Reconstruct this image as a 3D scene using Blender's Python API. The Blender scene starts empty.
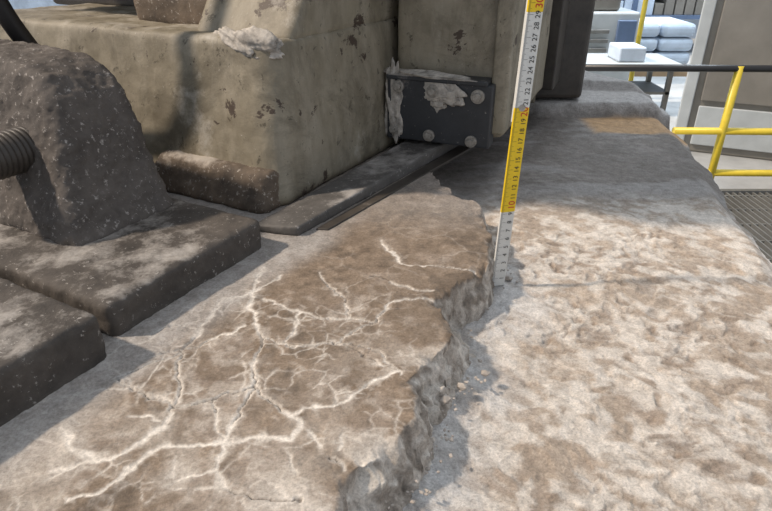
import bpy, bmesh, math, random
import numpy as np
from mathutils import Vector, Matrix
random.seed(4)
TH=math.radians(28); CT=math.cos(TH); ST=math.sin(TH); CAMZ=.354
sc=bpy.context.scene
# ---------- helpers ----------
def W(s,t,z=0.0):           # machine axes (along bed s, across t) -> world
    return (s*.485+t*.875, s*.875-t*.485, z)
def unproject(pts,h):          # image pixels cast through the camera onto a horizontal plane of height h
    o=[]
    for u,v in pts:
        a=(u-386)/600;b=(v-255.5)/600
        k=(CAMZ-h)/(ST+b*CT)
        o.append((a*k,(CT-b*ST)*k))
    return np.array(o)
def link(o,parent=None):
    bpy.context.collection.objects.link(o)
    if parent: o.parent=parent
    return o
def empty(n,loc=(0,0,0)):
    e=bpy.data.objects.new(n,None); link(e); e.location=loc; return e
def mesh(n,vs,fs,mat=None,parent=None,smooth=False):
    m=bpy.data.meshes.new(n); m.from_pydata([tuple(v) for v in vs],[],fs); m.update()
    o=bpy.data.objects.new(n,m)
    bm=bmesh.new(); bm.from_mesh(m); bmesh.ops.recalc_face_normals(bm,faces=bm.faces); bm.to_mesh(m); bm.free()
    if mat: m.materials.append(mat)
    if smooth:
        for p in m.polygons:p.use_smooth=True
    return link(o,parent)
def prism(n,bot,top,mat,parent=None,bev=0,seg=3):
    k=len(bot); vs=list(bot)+list(top)
    fs=[list(range(k))[::-1],list(range(k,2*k))]+[[i,(i+1)%k,k+(i+1)%k,k+i] for i in range(k)]
    o=mesh(n,vs,fs,mat,parent)
    if bev:
        b=o.modifiers.new('b','BEVEL'); b.width=bev; b.segments=seg; b.limit_method='ANGLE'; b.angle_limit=math.radians(25)
    return o
def stbox(n,s0,s1,t0,t1,z0,z1,mat,parent=None,bev=.003):
    r=[(s0,t0),(s1,t0),(s1,t1),(s0,t1)]
    return prism(n,[W(a,b,z0) for a,b in r],[W(a,b,z1) for a,b in r],mat,parent,bev)
def box(n,x0,x1,y0,y1,z0,z1,mat,parent=None,bev=0):
    r=[(x0,y0),(x1,y0),(x1,y1),(x0,y1)]
    return prism(n,[(a,b,z0) for a,b in r],[(a,b,z1) for a,b in r],mat,parent,bev)
def cast(o,vox=.004,st=.004,sz=.05,st2=0,sz2=.01):
    r=o.modifiers.new('r','REMESH'); r.mode='VOXEL'; r.voxel_size=vox; r.use_smooth_shade=True
    for k,(a,b) in enumerate(((st,sz),(st2,sz2))):
        if not a: continue
        tx=bpy.data.textures.new('cl','CLOUDS'); tx.noise_scale=b; tx.noise_depth=3
        d=o.modifiers.new('d','DISPLACE'); d.texture=tx; d.strength=a; d.mid_level=.5; d.texture_coords='LOCAL'
def cyl(n,p0,p1,r,mat,parent=None,seg=24,bev=0,r2=None):
    p0=Vector(p0);p1=Vector(p1);d=p1-p0
    bm=bmesh.new(); bmesh.ops.create_cone(bm,cap_ends=True,segments=seg,radius1=r,radius2=r if r2 is None else r2,depth=d.length)
    bm.transform(Matrix.Translation((p0+p1)/2)@d.to_track_quat('Z','Y').to_matrix().to_4x4())
    m=bpy.data.meshes.new(n);bm.to_mesh(m);bm.free();m.materials.append(mat)
    if seg>8:
        for p in m.polygons:
            if len(p.vertices)==4:p.use_smooth=True
    o=bpy.data.objects.new(n,m)
    if bev:
        b=o.modifiers.new('b','BEVEL'); b.width=bev; b.segments=2; b.limit_method='ANGLE'
    return link(o,parent)
def tube(n,pts,r,mat,parent=None):
    c=bpy.data.curves.new(n,'CURVE'); c.dimensions='3D'; c.bevel_depth=r; c.bevel_resolution=5
    s=c.splines.new('BEZIER'); s.bezier_points.add(len(pts)-1)
    for p,q in zip(s.bezier_points,pts): p.co=q; p.handle_left_type=p.handle_right_type='AUTO'
    c.materials.append(mat); return link(bpy.data.objects.new(n,c),parent)
# ---------- noise ----------
def hsh(a,b,seed):
    q=np.sin(a*127.1+b*311.7+seed*74.7)*43758.5453
    return q-np.floor(q)
def vn(x,y,seed=0):
    xi=np.floor(x);yi=np.floor(y);fx=x-xi;fy=y-yi
    fx=fx*fx*(3-2*fx);fy=fy*fy*(3-2*fy)
    h=lambda a,b:hsh(a,b,seed)
    return (h(xi,yi)*(1-fx)+h(xi+1,yi)*fx)*(1-fy)+(h(xi,yi+1)*(1-fx)+h(xi+1,yi+1)*fx)*fy
def fbm(x,y,f,o=4,seed=0):
    r=0;a=1;t=0
    for i in range(o):
        r=r+a*vn(x*f+seed*3.1,y*f-seed*1.7,seed+i);t+=a;a*=.5;f*=2.03
        x,y=x*.8-y*.6,x*.6+y*.8
    return r/t*2-1
def n01(x,y,f,o=4,seed=0): return .5+.5*fbm(x,y,f,o,seed)
def voro(x,y,f,seed=0):     # distance to nearest cell boundary
    x=x*f;y=y*f;xi=np.floor(x);yi=np.floor(y)
    F1=np.full(x.shape,9.);F2=F1.copy()
    for i in(-1,0,1):
        for j in(-1,0,1):
            px=xi+i+hsh(xi+i,yi+j,seed);py=yi+j+hsh(xi+i,yi+j,seed+9)
            d=np.hypot(x-px,y-py)
            F2=np.minimum(F2,np.maximum(F1,d));F1=np.minimum(F1,d)
    return (F2-F1)/f
def sst(a,b,x):
    t=np.clip((x-a)/(b-a),0,1); return t*t*(3-2*t)
def dpoly(X,Y,pts,closed=False):
    d=np.full(X.shape,9.0); n=len(pts)
    for i in range(n if closed else n-1):
        a=pts[i];b=pts[(i+1)%n];ab=b-a;L=(ab**2).sum()+1e-12
        t=np.clip(((X-a[0])*ab[0]+(Y-a[1])*ab[1])/L,0,1)
        d=np.minimum(d,np.hypot(X-a[0]-t*ab[0],Y-a[1]-t*ab[1]))
    return d
def inside(X,Y,pts):
    r=np.zeros(X.shape,bool);n=len(pts)
    for i in range(n):
        x1,y1=pts[i];x2,y2=pts[(i+1)%n]
        if y1==y2: continue
        c=((y1>Y)!=(y2>Y))&(X<(x2-x1)*(Y-y1)/(y2-y1)+x1)
        r^=c
    return r
def gridmesh(n,X,Y,Z,C,mat,keep=None):
    ny,nx=X.shape
    vs=np.stack([X,Y,Z],-1).reshape(-1,3)
    i=np.arange(ny*nx).reshape(ny,nx)
    f=np.stack([i[:-1,:-1],i[:-1,1:],i[1:,1:],i[1:,:-1]],-1).reshape(-1,4)
    if keep is not None:
        k=keep; q=(k[:-1,:-1]&k[:-1,1:]&k[1:,1:]&k[1:,:-1]).reshape(-1); f=f[q]
    used=np.unique(f); mp=np.full(ny*nx,-1); mp[used]=np.arange(len(used))
    f=mp[f]; vs=vs[used]; C=C.reshape(-1,3)[used]
    m=bpy.data.meshes.new(n)
    m.vertices.add(len(vs)); m.vertices.foreach_set('co',vs.astype(np.float32).ravel())
    m.loops.add(f.size); m.loops.foreach_set('vertex_index',f.astype(np.int32).ravel())
    m.polygons.add(len(f)); m.polygons.foreach_set('loop_start',np.arange(0,f.size,4,dtype=np.int32))
    m.polygons.foreach_set('loop_total',np.full(len(f),4,dtype=np.int32))
    m.update(calc_edges=True); m.validate()
    m.polygons.foreach_set('use_smooth',np.ones(len(m.polygons),bool))
    a=m.color_attributes.new('Col','FLOAT_COLOR','POINT')
    a.data.foreach_set('color',np.concatenate([C,np.ones((len(C),1))],1).astype(np.float32).ravel())
    m.materials.append(mat)
    return link(bpy.data.objects.new(n,m))
# ---------- materials ----------
def newmat(n):
    m=bpy.data.materials.new(n); m.use_nodes=True; nt=m.node_tree
    b=nt.nodes['Principled BSDF']; return m,nt,b
def nz(nt,scale,detail=5,rough=.6,vec=None,dist=0):
    n=nt.nodes.new('ShaderNodeTexNoise'); n.inputs['Scale'].default_value=scale; n.inputs['Detail'].default_value=detail
    n.inputs['Roughness'].default_value=rough; n.inputs['Distortion'].default_value=dist
    if vec: nt.links.new(vec,n.inputs['Vector'])
    return n
def ramp(nt,src,stops):
    r=nt.nodes.new('ShaderNodeValToRGB'); e=r.color_ramp.elements
    while len(e)<len(stops): e.new(.5)
    for q,(p,c) in zip(e,stops):
        q.position=p; q.color=(*c,1) if len(c)==3 else c
    nt.links.new(src,r.inputs[0]); return r
def mix(nt,f,a,b,mode='MIX'):
    m=nt.nodes.new('ShaderNodeMix'); m.data_type='RGBA'; m.blend_type=mode
    for s,v in ((m.inputs[0],f),(m.inputs[6],a),(m.inputs[7],b)):
        if hasattr(v,'is_output'): nt.links.new(v,s)
        elif isinstance(v,tuple): s.default_value=(*v,1)
        else: s.default_value=v
    return m.outputs[2]
def bump(nt,b,items):
    prev=None
    for h,st,d in items:
        k=nt.nodes.new('ShaderNodeBump'); k.inputs['Strength'].default_value=st; k.inputs['Distance'].default_value=d
        nt.links.new(h,k.inputs['Height'])
        if prev: nt.links.new(prev,k.inputs['Normal'])
        prev=k.outputs[0]
    nt.links.new(prev,b.inputs['Normal'])
def coords(nt):
    return nt.nodes.new('ShaderNodeTexCoord').outputs['Object']
def simple(n,col,rough=.6,metal=0,var=.25,scale=30,bd=.001):
    m,nt,b=newmat(n); co=coords(nt)
    q=nz(nt,scale,6,.65,co)
    d=tuple(c*(1-var) for c in col); l=tuple(min(1,c*(1+var)) for c in col)
    r=ramp(nt,q.outputs[0],[(.3,d),(.7,l)]); nt.links.new(r.outputs[0],b.inputs['Base Color'])
    b.inputs['Roughness'].default_value=rough; b.inputs['Metallic'].default_value=metal
    if bd: bump(nt,b,[(q.outputs[0],.5,bd)])
    return m
def vcol(n,finescale,bd,rough=.9,k=1):
    m,nt,b=newmat(n); co=coords(nt)
    a=nt.nodes.new('ShaderNodeAttribute'); a.attribute_name='Col'
    n1=nz(nt,finescale,10,.75,co); n2=nz(nt,finescale*7,5,.75,co)
    r=ramp(nt,n1.outputs[0],[(.30,tuple(1-k*q for q in (.38,.40,.42))),(.5,(1,1,1)),(.70,(1+.35*k,)*3)])
    c=mix(nt,1.0,a.outputs['Color'],r.outputs[0],'MULTIPLY')
    r2=ramp(nt,n2.outputs[0],[(.30,(1-.38*k,)*3),(.5,(1,1,1)),(.70,(1+.35*k,)*3)])
    c=mix(nt,1.0,c,r2.outputs[0],'MULTIPLY')
    nt.links.new(c,b.inputs['Base Color']); b.inputs['Roughness'].default_value=rough
    b.inputs['Specular IOR Level'].default_value=.25
    bump(nt,b,[(n1.outputs[0],1,bd),(n2.outputs[0],.9,bd*.3)])
    return m
def castmat(n,base,dark,dust,spk=.62,dustlev=.62,rough=.75,bd=.002,chips=None,chiplev=.66,stain=None,up=.14):
    m,nt,b=newmat(n); co=coords(nt)
    n1=nz(nt,14,9,.7,co); n2=nz(nt,160,6,.75,co); n3=nz(nt,16,8,.68,co,.3); n4=nz(nt,7,8,.72,co)
    c=ramp(nt,n1.outputs[0],[(.32,dark),(.62,base)]).outputs[0]
    if stain:
        mp=nt.nodes.new('ShaderNodeMapping'); mp.inputs['Scale'].default_value=(1,1,.22); nt.links.new(co,mp.inputs[0])
        n5=nz(nt,22,7,.65,mp.outputs[0])
        f=ramp(nt,n5.outputs[0],[(.45,(0,0,0)),(.66,(.8,.8,.8))]).outputs[0]
        c=mix(nt,f,c,stain)
        n6=nz(nt,7,10,.8,co,.6)
        f=ramp(nt,n6.outputs[0],[(.48,(0,0,0)),(.62,(.7,.7,.7))]).outputs[0]
        c=mix(nt,f,c,tuple(q*.7 for q in dark))
        n7=nz(nt,45,8,.75,co,.4)
        f=ramp(nt,n7.outputs[0],[(.60,(0,0,0)),(.63,(.85,.85,.85))]).outputs[0]
        c=mix(nt,f,c,tuple(q*.5 for q in dark))
    if chips:
        f=ramp(nt,n3.outputs[0],[(chiplev,(0,0,0)),(chiplev+.015,(1,1,1))]).outputs[0]
        c=mix(nt,f,c,chips)
    g=nt.nodes.new('ShaderNodeNewGeometry'); sx=nt.nodes.new('ShaderNodeSeparateXYZ'); nt.links.new(g.outputs['Normal'],sx.inputs[0])
    ma=nt.nodes.new('ShaderNodeMath'); ma.operation='MULTIPLY_ADD'; nt.links.new(sx.outputs[2],ma.inputs[0]); ma.inputs[1].default_value=up
    nt.links.new(n4.outputs[0],ma.inputs[2])
    f=ramp(nt,ma.outputs[0],[(dustlev,(0,0,0)),(dustlev+.12,(.85,.85,.85))]).outputs[0]
    c=mix(nt,f,c,dust)
    f=ramp(nt,n2.outputs[0],[(spk,(0,0,0)),(spk+.05,(.75,.75,.75))]).outputs[0]
    c=mix(nt,f,c,dust)
    nt.links.new(c,b.inputs['Base Color']); b.inputs['Roughness'].default_value=rough
    bump(nt,b,[(n1.outputs[0],.8,bd),(n2.outputs[0],.8,bd*.35)])
    return m
M_slab=vcol('slab_grout',60,.0022,.9,.8)
M_conc=vcol('weathered_concrete',70,.0040,.9,.85)
M_cast=castmat('rough_cast_iron',(.125,.108,.095),(.045,.038,.033),(.42,.39,.36),.585,.66,.8,.005,up=.12)
M_plate=castmat('dusty_foot_plate',(.105,.09,.077),(.035,.030,.026),(.40,.375,.345),.60,.66,.8,.004,up=.16)
M_paint=castmat('olive_machine_paint',(.27,.238,.175),(.16,.137,.095),(.46,.43,.38),.64,.63,.6,.002,(.06,.042,.03),.615,(.34,.305,.24))
M_rust=castmat('rusty_iron',(.16,.12,.085),(.055,.042,.032),(.42,.38,.33),.58,.60,.8,.003)
M_darkm=castmat('dark_machine_paint',(.065,.055,.045),(.025,.021,.018),(.25,.22,.19),.72,.76,.5,.001)
M_brk=castmat('bracket_steel',(.038,.041,.046),(.02,.022,.025),(.42,.39,.35),.64,.61,.45,.0008)
M_bolt=simple('bolt_steel',(.33,.31,.28),.5,.5,.4,200,.0005)
M_shim=castmat('shim_steel',(.12,.112,.104),(.05,.046,.042),(.38,.36,.34),.60,.65,.7,.001)
M_black=simple('black_rubber',(.015,.014,.014),.5,0,.3,80,.0005)
M_white=simple('ruler_white',(.66,.66,.63),.4,0,.06,60,0)
M_yel=simple('ruler_yellow',(.80,.55,.01),.4,0,.05,60,0)
M_ink=simple('ruler_ink',(.02,.02,.02),.5,0,.05,60,0)
M_red=simple('ruler_red',(.55,.03,.02),.5,0,.05,60,0)
M_ryel=simple('railing_yellow',(.66,.50,.04),.4,0,.15,8,0)
M_blackp=simple('railing_black',(.015,.015,.016),.4,0,.2,8,0)
M_steel=simple('cabinet_steel',(.24,.225,.20),.45,.3,.25,1.2,0)
M_galv=simple('galvanised_grating',(.22,.22,.21),.5,.5,.2,5,0)
M_lgrey=simple('light_grey_paint',(.42,.45,.46),.5,0,.1,5,0)
M_sack=simple('white_sack',(.50,.58,.68),.8,0,.1,6,.01)
M_wood=simple('pallet_wood',(.35,.24,.14),.8,0,.2,5,0)
M_floor=simple('hall_floor_concrete',(.36,.37,.37),.8,0,.25,1.5,.002)
M_rub=simple('broken_grout',(.36,.32,.28),.95,0,.35,60,.003)
M_plast=simple('plaster_splash',(.42,.39,.35),.95,0,.5,90,.004)
# ---------- grout slab ----------
edge=unproject([(335,560),(340,511),(343,485),(360,465),(385,455),(402,440),(411,415),(412,398),(405,380),(420,370),(437,355),(450,345),(452,320),(437,297),(450,285),(475,275),(487,262),(490,245),(487,225),(480,205),(465,195),(445,185),(430,172)],.042)
poly=np.vstack([[(-1.0,.1),(edge[0][0]-.01,.1)],edge,[(.06,1.0),(-.02,1.15),(-1.0,1.15)]])
xs=np.concatenate([np.linspace(-1.0,-.37,50)[:-1],np.arange(-.37,.175,.0011)])
ys=np.concatenate([np.arange(.1,.24,.006),np.arange(.24,.72,.0011),np.arange(.72,.9,.002),np.linspace(.902,1.15,50)])
X,Y=np.meshgrid(xs,ys)
jx=X+.009*fbm(X,Y,38,6,11); jy=Y+.009*fbm(X,Y,38,6,12)
D=dpoly(jx,jy,poly,True); D=np.where(inside(jx,jy,poly),D,-D)
top=.042+.0022*fbm(X,Y,8,4,1)+.0006*fbm(X,Y,60,4,2)
cr=[[(262,268),(253,290),(240,300),(222,300),(210,318),(200,330),(185,352),(178,375),(180,400),(165,425),(140,440),(120,450),(100,458)],
[(250,292),(252,315),(262,335),(255,360),(258,385),(275,400),(288,412),(300,425),(290,440)],
[(245,325),(225,335),(200,345),(165,352)],
[(258,385),(240,410),(225,440),(215,470),(225,490),(260,500),(300,495)],
[(288,412),(330,405),(365,385),(395,370)],[(120,380),(150,398),(180,405),(215,395),(258,385)],
[(225,440),(190,445),(150,450),(130,470),(100,490),(60,505)],
[(60,425),(75,450),(100,458)],[(225,440),(260,440),(290,440)]]
cr2=[[(300,345),(340,340),(375,320),(395,300),(437,297)],[(330,340),(355,345),(380,350),(390,365),(400,375)],[(370,275),(400,285),(430,290)],
[(380,240),(400,262),(440,268),(475,270)],[(262,300),(300,310),(330,318),(375,320)],
[(300,425),(320,450),(345,470)],[(200,330),(170,325),(150,335)],[(318,270),(345,300),(350,318)],
[(262,335),(300,345)],[(345,345),(365,355),(395,370)],[(130,415),(160,420)],[(185,352),(150,365),(118,380)],[(215,395),(215,430),(225,440)],[(30,480),(60,470),(100,458)],[(215,470),(180,480),(150,505)],[(280,275),(262,285),(252,292)],[(300,310),(290,340)],[(330,405),(345,430),(340,450)]]
wx=X+.006*fbm(X,Y,35,3,21)+.0036*fbm(X,Y,140,4,23);wy=Y+.006*fbm(X,Y,35,3,22)+.0036*fbm(X,Y,140,4,24)
d1=np.full(X.shape,9.);d2=d1.copy()
for l in cr: d1=np.minimum(d1,dpoly(wx,wy,unproject(l,.042)))
for l in cr2: d2=np.minimum(d2,dpoly(wx,wy,unproject(l,.042)))
vx=X+.012*fbm(X,Y,22,4,25)+.003*fbm(X,Y,120,3,27);vy=Y+.012*fbm(X,Y,22,4,26)+.003*fbm(X,Y,120,3,28)
e1=voro(vx,vy,22,3)*.5; e2=voro(vx,vy,52,7)*.5
reg=sst(.06,-.05,X+.15*(Y-.4))*sst(.56,.46,Y)
m1=sst(.38,.50,n01(X,Y,9,3,81))*(.20+.80*reg); m2=sst(.42,.54,n01(X,Y,14,3,82))*reg
br=n01(X,Y,45,3,83)
wv=n01(X,Y,30,3,31)
w1=.0009+.0042*wv**1.8; w2=.0007+.0018*wv
crack=np.maximum.reduce([np.exp(-(d1/w1)**2)*sst(.05,.35,br+.22),.9*np.exp(-(d2/w2)**2)*sst(.28,.46,br),.75*np.exp(-(e1/.0009)**2)*m1*sst(.32,.5,br),.55*np.exp(-(e2/.0008)**2)*m2*sst(.38,.52,br)])
gran=sst(.48,.58,n01(X,Y,210,4,33)*.6+n01(X,Y,45,3,34)*.4)
halo=np.clip(np.exp(-d1/.006)+.5*np.exp(-d2/.003)+.4*np.exp(-e1/.003)*m1,0,1)*gran
core=np.exp(-(np.minimum(d1,d2*1.6)/.0006)**2)*sst(.50,.60,n01(X,Y,18,3,35))
top=top-.0006*crack-.0022*core+.0014*np.exp(-(d1/.007)**2)*n01(X,Y,30,3,36)
rim=np.exp(-np.clip(D,0,1)/.007)
top=top-.010*rim*np.clip(.1+1.4*fbm(X,Y,48,4,41),0,1)
wd=.013+.018*sst(.5,.35,Y)*n01(X,Y,12,3,44)
tt=np.clip(-D/wd,0,1)
stepn=np.floor(tt*3+1.2*n01(X,Y,40,4,45))/3.6
f=np.clip(.55*tt**.8+.45*stepn*sst(0,.3,tt)+.25*fbm(X,Y,60,5,43)*np.sin(tt*3.14)**.7,0,1)
f=np.where(D<0,f,0); f=np.where(tt>=1,1,f)
Z=np.where(D>=0,top,top*(1-f)-.006*f)
S=X*.485+Y*.875; T=X*.875-Y*.485
base=np.array([.215,.165,.122]); dust=np.array([.58,.535,.48]); grey=np.array([.38,.365,.35]); dkc=np.array([.10,.078,.06])
v1=n01(X,Y,6,5,51); v2=n01(X,Y,25,5,52); v3=n01(X,Y,110,4,57)
C=base*(.70+.50*v1[...,None])*(.8+.4*v3[...,None])
def blend(C,c,f): f=np.clip(f,0,1)[...,None]; return C*(1-f)+c*f
C=blend(C,np.array([.29,.24,.20]),sst(.50,.68,v2*.6+v1*.4)*.5)
C=blend(C,dust,sst(.53,.67,v2*.4+v3*.6)*(.10+.20*reg))
C=blend(C,dkc,sst(.45,.35,v2*.5+v3*.3+v1*.2)*.5)
C=blend(C,dust,halo*.5)
nr=np.exp(-np.clip(D,0,1)/.035)*sst(.50,.36,Y)*sst(.40,.60,n01(X,Y,30,5,53))
C=blend(C,dust,nr*.85)
C=blend(C,dust,sst(.38,.28,Y+.3*(X+.15))*sst(.48,.68,n01(X,Y,24,6,54))*.4)
C=blend(C,dust*1.2,np.clip(crack*(.75+.5*v3),0,1))
C=blend(C,dkc*.6,core*.8)
stp=sst(-.352+.012,-.378,T+.014*fbm(X,Y,14,4,55))*sst(.62,.5,S)
C=blend(C,grey,stp*.8*(.6+.5*v3))
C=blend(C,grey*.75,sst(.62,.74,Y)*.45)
ca=X*.45+Y*.9; cliff=sst(.0005,-.002,D)
fz=n01(ca,Z,95,5,58)
C=blend(C,np.array([.47,.42,.365]),cliff*.95)
C=blend(C,np.array([.19,.16,.13]),cliff*sst(.51,.63,fz)*.7)
C=blend(C,np.array([.62,.58,.52]),cliff*sst(.46,.34,fz)*.6)
mv=cliff*sst(1,.8,tt)
X2=X+mv*(.006*fbm(ca,Z,80,4,59)); Y2=Y-mv*(.006*fbm(ca+.3,Z,80,4,60))
gridmesh('cracked_grout_slab',X2,Y2,Z,C,M_slab,D>-.031)
# ---------- concrete foundation ----------
ys=np.concatenate([np.arange(-.1,.2,.02),np.arange(.2,.95,.0016),np.arange(.95,1.66,.004)])
uu=np.concatenate([np.linspace(0,.62,25)[:-1],np.linspace(.62,1,430)])
ex=np.interp(ys,[-.1,.5,.73,.82,.92,1.05,1.22,1.43,1.60,1.66],[.34,.47,.525,.535,.56,.60,.632,.652,.575,.56])
xl=-1.2
U,Yg=np.meshgrid(uu,ys); X=xl+U*(ex[:,None]-xl); Y=Yg+0
X=X+np.where(U>.98,.012*fbm(X,Y,14,5,3),0)*(U-.98)/.02
qx=X+.025*fbm(X,Y,14,5,91); qy=Y+.025*fbm(X,Y,14,5,92)
ax=qx*.8-qy*.6; ay=(qx*.6+qy*.8)*1.35
big=fbm(X,Y,4,3,61); med=fbm(qx,qy,14,5,62); rid=1-np.abs(fbm(ax,ay,40,5,63))*2.2
pit=sst(.12,.34,fbm(qx,qy,85,4,64))*sst(.42,.56,n01(X,Y,8,3,66))
fl=sst(.49,.53,n01(ax,ay,24,7,67)); fine=fbm(X,Y,130,4,69)
amp=.18+.82*sst(.80,.68,Y+.03*fbm(X,Y,7,3,68))
sd=dpoly(X,Y,edge)
Z=.007*big+amp*(.0042*med+.0010*rid-.0020*pit+.0013*fl+.0012*fine)-.003
Z=Z+.015*np.exp(-(sd/.038)**2)*(.7+.6*med)*sst(.50,.42,Y+0*X)
near=np.exp(-((X-.128)**2+(Y-.593)**2)/.0012); Z=Z*(1-near)
far=sst(1.33,1.36,Y+.03*fbm(X,Y,10,3,65)); Z=Z+far*.028+sst(1.47,1.49,Y+.2*(X-.5))*.02
Z=Z-.03*sst(.965,1.0,U)**2
Z=Z-.02*sst(.85,.2,Y)*sst(.25,.5,X)
v1=n01(X,Y,5,5,71);v2=n01(qx,qy,16,6,72);v3=n01(ax,ay,60,6,73);v4=n01(X,Y,240,3,76)
warm=np.array([.40,.33,.265]);cream=np.array([.64,.59,.53]);brn=np.array([.27,.21,.165]);gry=np.array([.165,.150,.137])
C=warm*(.80+.4*v1[...,None])*(.75+.5*v4[...,None])
C=blend(C,brn,sst(.54,.68,v2)*.4)
C=blend(C,cream,sst(.42,.58,v3*.50+v2*.15+v1*.35)*.8)
C=blend(C,brn*.75,pit*amp*.5)
C=blend(C,cream*1.05,fl*sst(.45,.60,v3)*.35)
C=blend(C,brn*.8,sst(.30,.55,-fine)*.25*amp)
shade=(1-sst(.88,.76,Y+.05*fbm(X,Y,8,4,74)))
C=blend(C,gry*(.6+.8*n01(X,Y,9,6,77)[...,None]),shade*.88)  # greyer far concrete, darkened further to paint in the machine's shadow
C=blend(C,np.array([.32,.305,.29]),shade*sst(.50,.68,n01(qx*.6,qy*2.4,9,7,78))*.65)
C=blend(C,np.array([.46,.44,.42]),far*.8)
C=blend(C,np.array([.52,.505,.49]),sst(.075,.012,sd-.012+.02*fbm(X,Y,20,3,75))*.8*sst(.75,.6,Y)*(.5+v3))
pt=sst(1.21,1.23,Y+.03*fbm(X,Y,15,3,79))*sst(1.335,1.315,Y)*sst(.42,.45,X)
C=blend(C,np.array([.50,.31,.15]),pt*.8)  # pool of sunlight on the far concrete, painted in as tan colour
def app(A,col): return np.concatenate([A,col],1)
for dz,dx in ((-.05,.006),(-.25,.012),(-.8,.014),(-1.5,.016)):
    X=app(X,X[:,-1:]*0+(ex[:,None]+dx)); Y=app(Y,Y[:,-1:]); Z=app(Z,Z[:,-1:]*0+dz); C=np.concatenate([C,C[:,-1:]*0+gry],1)
X=np.concatenate([X,X[-1:]]);Y=np.concatenate([Y,Y[-1:]+.01]);Z=np.concatenate([Z,Z[-1:]*0-1.5]);C=np.concatenate([C,C[-1:]])
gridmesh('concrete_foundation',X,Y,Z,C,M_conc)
# rubble: angular fragments lying along the foot of the break
vs=[];fs=[]
eb=edge[(edge[:,1]>.25)&(edge[:,1]<.8)]
for i in range(90):
    k=random.randrange(len(eb)-1); q=random.random(); p=eb[k]*(1-q)+eb[k+1]*q
    r=random.uniform(.0008,.0024)*(2.6 if random.random()<.10 else 1)
    bm=bmesh.new(); bmesh.ops.create_icosphere(bm,subdivisions=1,radius=r)
    o=len(vs)
    cx=p[0]+random.uniform(.014,.034); cy=p[1]-random.uniform(-.004,.014)
    lz=.010*(1 if cy<.45 else 0)
    for v in bm.verts:
        s=random.uniform(.5,1.3); vs.append((cx+v.co.x*s,cy+v.co.y*s,.0005+lz+r*.4+v.co.z*s*.6))
    for f in bm.faces: fs.append([o+v.index for v in f.verts])
    bm.free()
mesh('grout_rubble',vs,fs,M_rub)
# ---------- machine ----------
mc=empty('industrial_machine_base')
P1=stbox('foot_plate_near',-.35,.243,-1.0,-.400,.03,.085,M_plate,mc,.006); cast(P1,.004,.004,.03,.003,.008)
P2=stbox('foot_plate_far',.262,.468,-1.0,-.418,.03,.075,M_plate,mc,.006); cast(P2,.004,.004,.03,.003,.008)
prof=[(-.528,.07),(-.542,.088),(-.554,.12),(-.566,.165),(-.583,.205),(-.605,.228),(-.635,.24),(-.72,.243),(-1.0,.245),(-1.0,.07)]
bot=[W(.315+.35*(z-.07),t,z) for t,z in prof]; tp=[W(.455,t,z) for t,z in prof]
B=prism('foot_boss',bot,tp,M_cast,mc,.012,4); cast(B,.0035,.008,.04,.006,.009)
H=cyl('foot_plate_hole_disc',W(.18,-.53,.082),W(.18,-.53,.088),.014,M_black,mc)  # solid black disc in place of a hole; its inner shade is colour
sv=[];sf=[];n=24;rings=60
for i in range(rings):
    for j in range(n):
        a=2*math.pi*j/n; ph=(i/4+j/n)%1; r=.021+.0026*abs(ph*2-1)
        s=.280+.085*i/rings
        sv.append(W(s,-.628+r*math.cos(a),.157+r*math.sin(a)))
for i in range(rings-1):
    for j in range(n): sf.append([i*n+j,i*n+(j+1)%n,(i+1)*n+(j+1)%n,(i+1)*n+j])
sf.append(list(range(n)))
mesh('threaded_stud',sv,sf,M_darkm,mc,True)
tube('hydraulic_hose',[W(.50,-.80,.20),W(.46,-.80,.30),W(.46,-.80,.40),W(.6,-.80,.6)],.012,M_black,mc)
def ringpoly(s0,s1,t0,t1,r,k=6):
    p=[]
    for a in range(k+1):
        q=math.pi/2*a/k; p.append((s0+r-r*math.cos(q),t1-r+r*math.sin(q)))
    p+= [(s1,t1),(s1,t0),(s0,t0)]
    return p
bt=[W(a,b,.042) for a,b in ringpoly(.552,1.3,-1.1,-.462,.03)]
tt_=[W(a,b,.243) for a,b in ringpoly(.590,1.3,-1.1,-.474,.045)]
Bc=prism('bed_casting',bt,tt_,M_paint,mc,.008,3); cast(Bc,.005,.007,.07,.002,.02)
F=prism('bed_foot',[W(a,b,.041) for a,b in ringpoly(.526,.62,-.680,-.468,.02)],[W(a,b,.092) for a,b in ringpoly(.548,.62,-.665,-.474,.02)],M_rust,mc,.008); cast(F,.0035,.006,.03,.003,.008)
pf=[(.615,.235),(.66,.30),(.70,.42),(.72,.95),(1.3,.95),(1.3,.235)]
Ub=prism('bed_web',[W(s,-.64,z) for s,z in pf],[W(s,-.476,z) for s,z in pf],M_paint,mc,.01); cast(Ub,.006,.004,.06)
Lg=stbox('bed_ledge',.66,1.3,-.80,-.56,.235,.285,M_rust,mc,.012); cast(Lg,.005,.006,.04)
stbox('bed_rear_body',.80,1.4,-1.2,-.60,.235,.95,M_darkm,mc,.01)
stbox('upper_bed_shadow_caster',.575,1.3,-1.2,-.43,.46,.95,M_paint,mc,.01)  # unseen upper machine body, added to cast the shadow across the concrete
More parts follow.
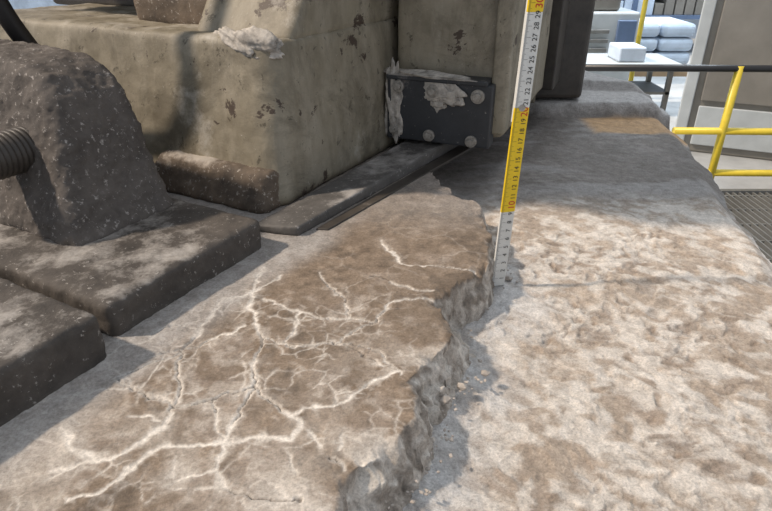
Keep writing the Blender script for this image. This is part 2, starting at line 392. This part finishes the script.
def lump(n,loc,sx,sy,sz,mat,parent=None,seed=1,amp=.35,sub=5):
    bm=bmesh.new(); bmesh.ops.create_icosphere(bm,subdivisions=sub,radius=1)
    co=np.array([v.co for v in bm.verts])
    k=1+amp*fbm(co[:,0]+co[:,2]*.7+seed,co[:,1]-co[:,2]*.6+seed,1.9,6,seed)+.12*fbm(co[:,0]+co[:,2]*.7,co[:,1]-co[:,2]*.6,9,3,seed)
    for v,q in zip(bm.verts,k): v.co=Vector((v.co.x*sx*q,v.co.y*sy*q,v.co.z*sz*q))
    rot=Matrix.Rotation(math.atan2(-.485,.875),4,'Z')
    bm.transform(Matrix.Translation(loc)@rot)
    m=bpy.data.meshes.new(n);bm.to_mesh(m);bm.free();m.materials.append(mat)
    for p in m.polygons:p.use_smooth=True
    return link(bpy.data.objects.new(n,m),parent)
lump('spalled_filler',W(.598,-.530,.234),.050,.012,.020,M_plast,mc,3,.9)
A0=Vector((.012,.950)); dx=Vector((.925,-.38)).normalized(); dy=Vector((.38,.925)).normalized()
def K(w,d,z): p=A0+dx*w+dy*d; return (p.x,p.y,z)
def kbox(n,w0,w1,d0,d1,z0,z1,mat,bev=.003,parent=mc):
    r=[(w0,d0),(w1,d0),(w1,d1),(w0,d1)]
    return prism(n,[K(a,b,z0) for a,b in r],[K(a,b,z1) for a,b in r],mat,parent,bev)
Cc=kbox('column_plate',-.005,.172,.024,.40,.075,.95,M_paint,.006); cast(Cc,.005,.003,.06)
kbox('column_flange',.150,.176,.012,.05,.085,.95,M_paint,.004)
kbox('wiper_bracket',-.010,.158,-.004,.026,.066,.162,M_brk,.003)
kbox('bracket_top_lip',-.010,.150,-.008,.03,.160,.168,M_brk,.002)
lump('plaster_on_bracket',K(.062,-.003,.148),.046,.002,.022,M_plast,mc,12,.9)
lump('plaster_on_bracket_left',K(.0,-.002,.12),.014,.003,.052,M_plast,mc,15,.9)
lump('plaster_ledge',K(.05,.004,.169),.075,.014,.005,M_plast,mc,17,.7)
for i,(w,h,r) in enumerate(((.010,.150,.007),(.066,.147,.0075),(.136,.145,.008),(.003,.082,.006),(.062,.078,.007),(.130,.076,.007))):
    cyl('bracket_washer_%d'%i,K(w,-.002,h),K(w,-.0085,h),r*1.3,M_bolt,mc,24,.0006)
    cyl('bracket_bolt_%d'%i,K(w,-.008,h),K(w,-.014,h),r*.75,M_bolt,mc,6 if i%2 else 20,.0006)
kbox('rear_bed',.0,.19,.42,1.0,.07,.95,M_darkm)
prism('rear_support',[(.30,1.36,.03),(.440,1.36,.03),(.48,1.56,.03),(.32,1.56,.03)],[(.30,1.36,.95),(.440,1.36,.95),(.48,1.56,.95),(.32,1.56,.95)],M_darkm,mc,.01)
prism('rear_support_flange',[(.29,1.33,.028),(.33,1.33,.028),(.33,1.37,.028),(.29,1.37,.028)],[(.29,1.33,.95),(.33,1.33,.95),(.33,1.37,.95),(.29,1.37,.95)],M_paint,mc,.004)
sh=empty('steel_shim')
o=prism('wedge_plate',[W(.490,-.455,.041),W(.505,-.398,.041),W(.95,-.362,.041),W(.95,-.43,.041)],[W(.490,-.455,.050),W(.505,-.398,.054),W(.95,-.362,.064),W(.95,-.43,.062)],M_shim,sh,.0015); cast(o,.0025,.002,.03,.0008,.006)
o=prism('lower_strip',[W(.53,-.39,.040),W(.535,-.376,.040),W(.95,-.340,.040),W(.95,-.362,.040)],[W(.53,-.39,.044),W(.535,-.376,.044),W(.95,-.340,.045),W(.95,-.362,.045)],M_darkm,sh,.001)
# ---------- folding ruler ----------
rl=empty('folding_ruler')
rb=Vector((.128,.590,0)); lean=Vector((.03,0,1)).normalized()
yaw=math.radians(12); fx=Vector((math.cos(yaw),math.sin(yaw),0)); face=Vector((math.sin(yaw),-math.cos(yaw),0))
def R(w,d,h): return tuple(rb+fx*w+face*(-d)+lean*h)
def rbox(n,w0,w1,d0,d1,h0,h1,mat,bev=0.0006):
    r=[(w0,d0),(w1,d0),(w1,d1),(w0,d1)]
    return prism(n,[R(a,b,h0) for a,b in r],[R(a,b,h1) for a,b in r],mat,rl,bev)
hw=.0078
rbox('leaf_white',-hw,hw,0,.003,.001,.093,M_white)
rbox('leaf_yellow',-hw,hw,0,.003,.093,.205,M_yel)
rbox('leaf_upper_white',-hw,hw,0,.003,.205,.293,M_white)
rbox('leaf_upper_yellow',-hw,hw,0,.003,.293,.40,M_yel)
rbox('backing_leaf',-hw*.96,hw*.96,.0032,.0062,.19,.42,M_white)
cyl('joint_rivet',R(0,-.0006,.205),R(0,.007,.205),.0035,M_bolt,rl,20,.0003)
vs=[];fs=[]
def q4(w0,w1,h0,h1):
    o=len(vs)
    for a,b in ((w0,h0),(w1,h0),(w1,h1),(w0,h1)): vs.append(R(a,-.0002,b))
    fs.append([o,o+1,o+2,o+3])
for i in range(2,400):
    h=.001+i*.001
    L=.0065 if i%10==0 else .0040 if i%5==0 else .0025
    q4(-hw+.0003,-hw+L,h-.00012,h+.00012)
mesh('tick_marks',vs,fs,M_ink,rl)
Rm=Matrix((( fx.x,lean.x,face.x),(fx.y,lean.y,face.y),(fx.z,lean.z,face.z))).to_4x4()
for i in range(1,40):
    c=bpy.data.curves.new('numeral_%d'%i,'FONT'); c.body=str(i); c.size=.0070 if i%10 else .010; c.align_x='CENTER'; c.align_y='CENTER'
    c.materials.append(M_red if i%10==0 else M_ink)
    o=bpy.data.objects.new('numeral_%d'%i,c); link(o,rl)
    o.matrix_world=Matrix.Translation(Vector(R(.0032,-.0004,.001+i*.01)))@Rm@Matrix.Rotation(math.radians(90),4,'Z')
# ---------- hall ----------
box('floor',-8,14,-4,14,-1.6,-1.5,M_floor)
M_wall=simple('hall_wall_cladding',(.50,.60,.72),.8,0,.25,3,0)
box('wall_back',-8,14,13,13.2,-1.5,6,M_wall)
ra=empty('safety_railing')
cyl('top_rail',(1.0,4.3,-.45),(4.5,4.3,-.47),.024,M_blackp,ra)
cyl('mid_rail',(2.1,4.3,-.90),(4.5,4.3,-.92),.026,M_ryel,ra)
cyl('toe_rail',(2.1,4.3,-1.22),(4.5,4.3,-1.24),.026,M_ryel,ra)
for i,x in enumerate((2.46,4.2)): cyl('post_%d'%i,(x,4.3,-.44),(x,4.3,-1.5),.028,M_ryel,ra)
vs=[];fs=[]
def addbox(x0,x1,y0,y1,z0,z1):
    o=len(vs)
    for z in (z0,z1):
        for a,b in ((x0,y0),(x1,y0),(x1,y1),(x0,y1)): vs.append((a,b,z))
    fs.extend([[o+3,o+2,o+1,o],[o+4,o+5,o+6,o+7]]+[[o+i,o+(i+1)%4,o+4+(i+1)%4,o+4+i] for i in range(4)])
for i in range(45): addbox(1.6+i*.05,1.61+i*.05,2.4,4.2,-1.38,-1.34)
for i in range(8): addbox(1.6,3.85,2.4+i*.25,2.412+i*.25,-1.385,-1.35)
addbox(1.55,3.9,2.36,2.4,-1.5,-1.33);addbox(1.55,3.9,4.2,4.24,-1.5,-1.33)
mesh('walkway_grating',vs,fs,M_galv)
cb=empty('steel_cabinet',(2.86,5.7,0)); cb.rotation_euler=(0,0,math.radians(-24))
box('body',0,3.4,0,1.3,-1.5,2.2,M_steel,cb,.02)
box('corner_post',-.06,.04,-.04,.06,-1.5,2.2,M_lgrey,cb,.01)
for i in range(3):
    box('door_%d'%i,.10+i*1.0,1.03+i*1.0,-.03,0,-1.0,2.1,M_steel,cb,.01)
    box('door_handle_%d'%i,.93+i*1.0,.96+i*1.0,-.06,-.03,-.2,.05,M_blackp,cb,.004)
    box('lower_panel_%d'%i,.10+i*1.0,1.03+i*1.0,-.03,0,-1.42,-1.05,M_lgrey,cb,.01)
rk=empty('storage_rack')
M_blue=simple('rack_blue',(.10,.15,.25),.5,0,.15,5,0)
for x in (2.4,4.2,6.0):
    for y in (11,12): box('upright',x,x+.08,y,y+.08,-1.5,3,M_blue,rk)
for z in (-.9,-.3,.3,.9):
    box('shelf',2.4,6.08,11,12.08,z,z+.06,M_blue,rk)
    for i in range(20):
        box('crate',2.5+i*.175,2.65+i*.175,11.05,11.9,z+.06,z+.06+.15+.35*random.random(),random.choice([M_sack,M_sack,M_steel,M_blue]),rk,.01)
pm=empty('process_machine')
box('housing',2.35,3.45,8.7,9.6,-1.5,-.55,M_lgrey,pm,.03)
box('hood',2.5,3.2,8.8,9.5,-.55,-.2,M_steel,pm,.05)
box('control_panel',3.15,3.4,8.64,8.7,-1.1,-.65,M_blue,pm,.01)
for i in range(5): box('vent_slat',2.45,3.05,8.66,8.7,-1.3+i*.12,-1.25+i*.12,M_galv,pm,.005)
cyl('exhaust_duct',(2.7,9.15,-.2),(2.7,9.15,3),.12,M_lgrey,pm)
pl=empty('palletised_sacks')
for i in range(5): box('slat',3.5+i*.22,3.65+i*.22,9.2,10.2,-1.38,-1.35,M_wood,pl)
for i in range(3): box('bearer',3.5,4.53,9.2+i*.45,9.3+i*.45,-1.5,-1.38,M_wood,pl)
for l in range(3):
    for a in range(2):
        o=box('sack',3.5+a*.52,4.0+a*.52,9.22,10.15,-1.35+l*.2,-1.16+l*.2,M_sack,pl,.07)
        o.modifiers['b'].segments=4
wb=empty('work_bench')
box('bench_top',1.9,3.3,6.9,7.6,-.95,-.90,M_lgrey,wb,.005)
for x in (1.95,3.2):
    for y in (6.95,7.5): box('bench_leg',x,x+.05,y,y+.05,-1.5,-.95,M_galv,wb)
box('bench_shelf',1.95,3.25,6.95,7.55,-1.25,-1.22,M_galv,wb)
box('bench_carton',2.62,2.92,7.0,7.4,-.90,-.74,M_sack,wb,.02)
cyl('hall_pipe',(3.12,7.8,-1.5),(3.12,7.8,3),.03,M_ryel)
def lamp(n,loc,size,e,col,rot=(0,0,0)):
    L=bpy.data.lights.new(n,'AREA'); L.size=size; L.energy=e; L.color=col
    o=bpy.data.objects.new(n,L); o.location=loc; o.rotation_euler=rot; link(o); return o
lamp('hall_fill_light',(3.5,8.5,5),2.5,650,(.80,.90,1))  # unseen area light, added to brighten the background
lamp('hall_fill_light',(1.5,2.5,4),1.5,50,(.85,.92,1),(math.radians(-15),math.radians(15),0))
S_=bpy.data.lights.new('sun','SUN'); S_.energy=4.0; S_.color=(1,.85,.70); S_.angle=math.radians(3)
so=bpy.data.objects.new('sun',S_); link(so)
el=math.radians(44); d=Vector((math.cos(el)*.9975,math.cos(el)*.07,-math.sin(el)))
so.rotation_euler=d.to_track_quat('-Z','Y').to_euler(); so.location=(-3,0,3)
w=bpy.data.worlds.new('World'); sc.world=w; w.use_nodes=True
w.node_tree.nodes['Background'].inputs[0].default_value=(.84,.90,1,1); w.node_tree.nodes['Background'].inputs[1].default_value=.62
# ---------- camera ----------
cd=bpy.data.cameras.new('camera'); cd.sensor_width=36; cd.lens=600/772*36; cd.clip_start=.01
co=bpy.data.objects.new('camera',cd); link(co); co.location=(0,0,CAMZ); co.rotation_euler=(math.pi/2-TH,0,0)
sc.camera=co
sc.view_settings.view_transform='Standard'
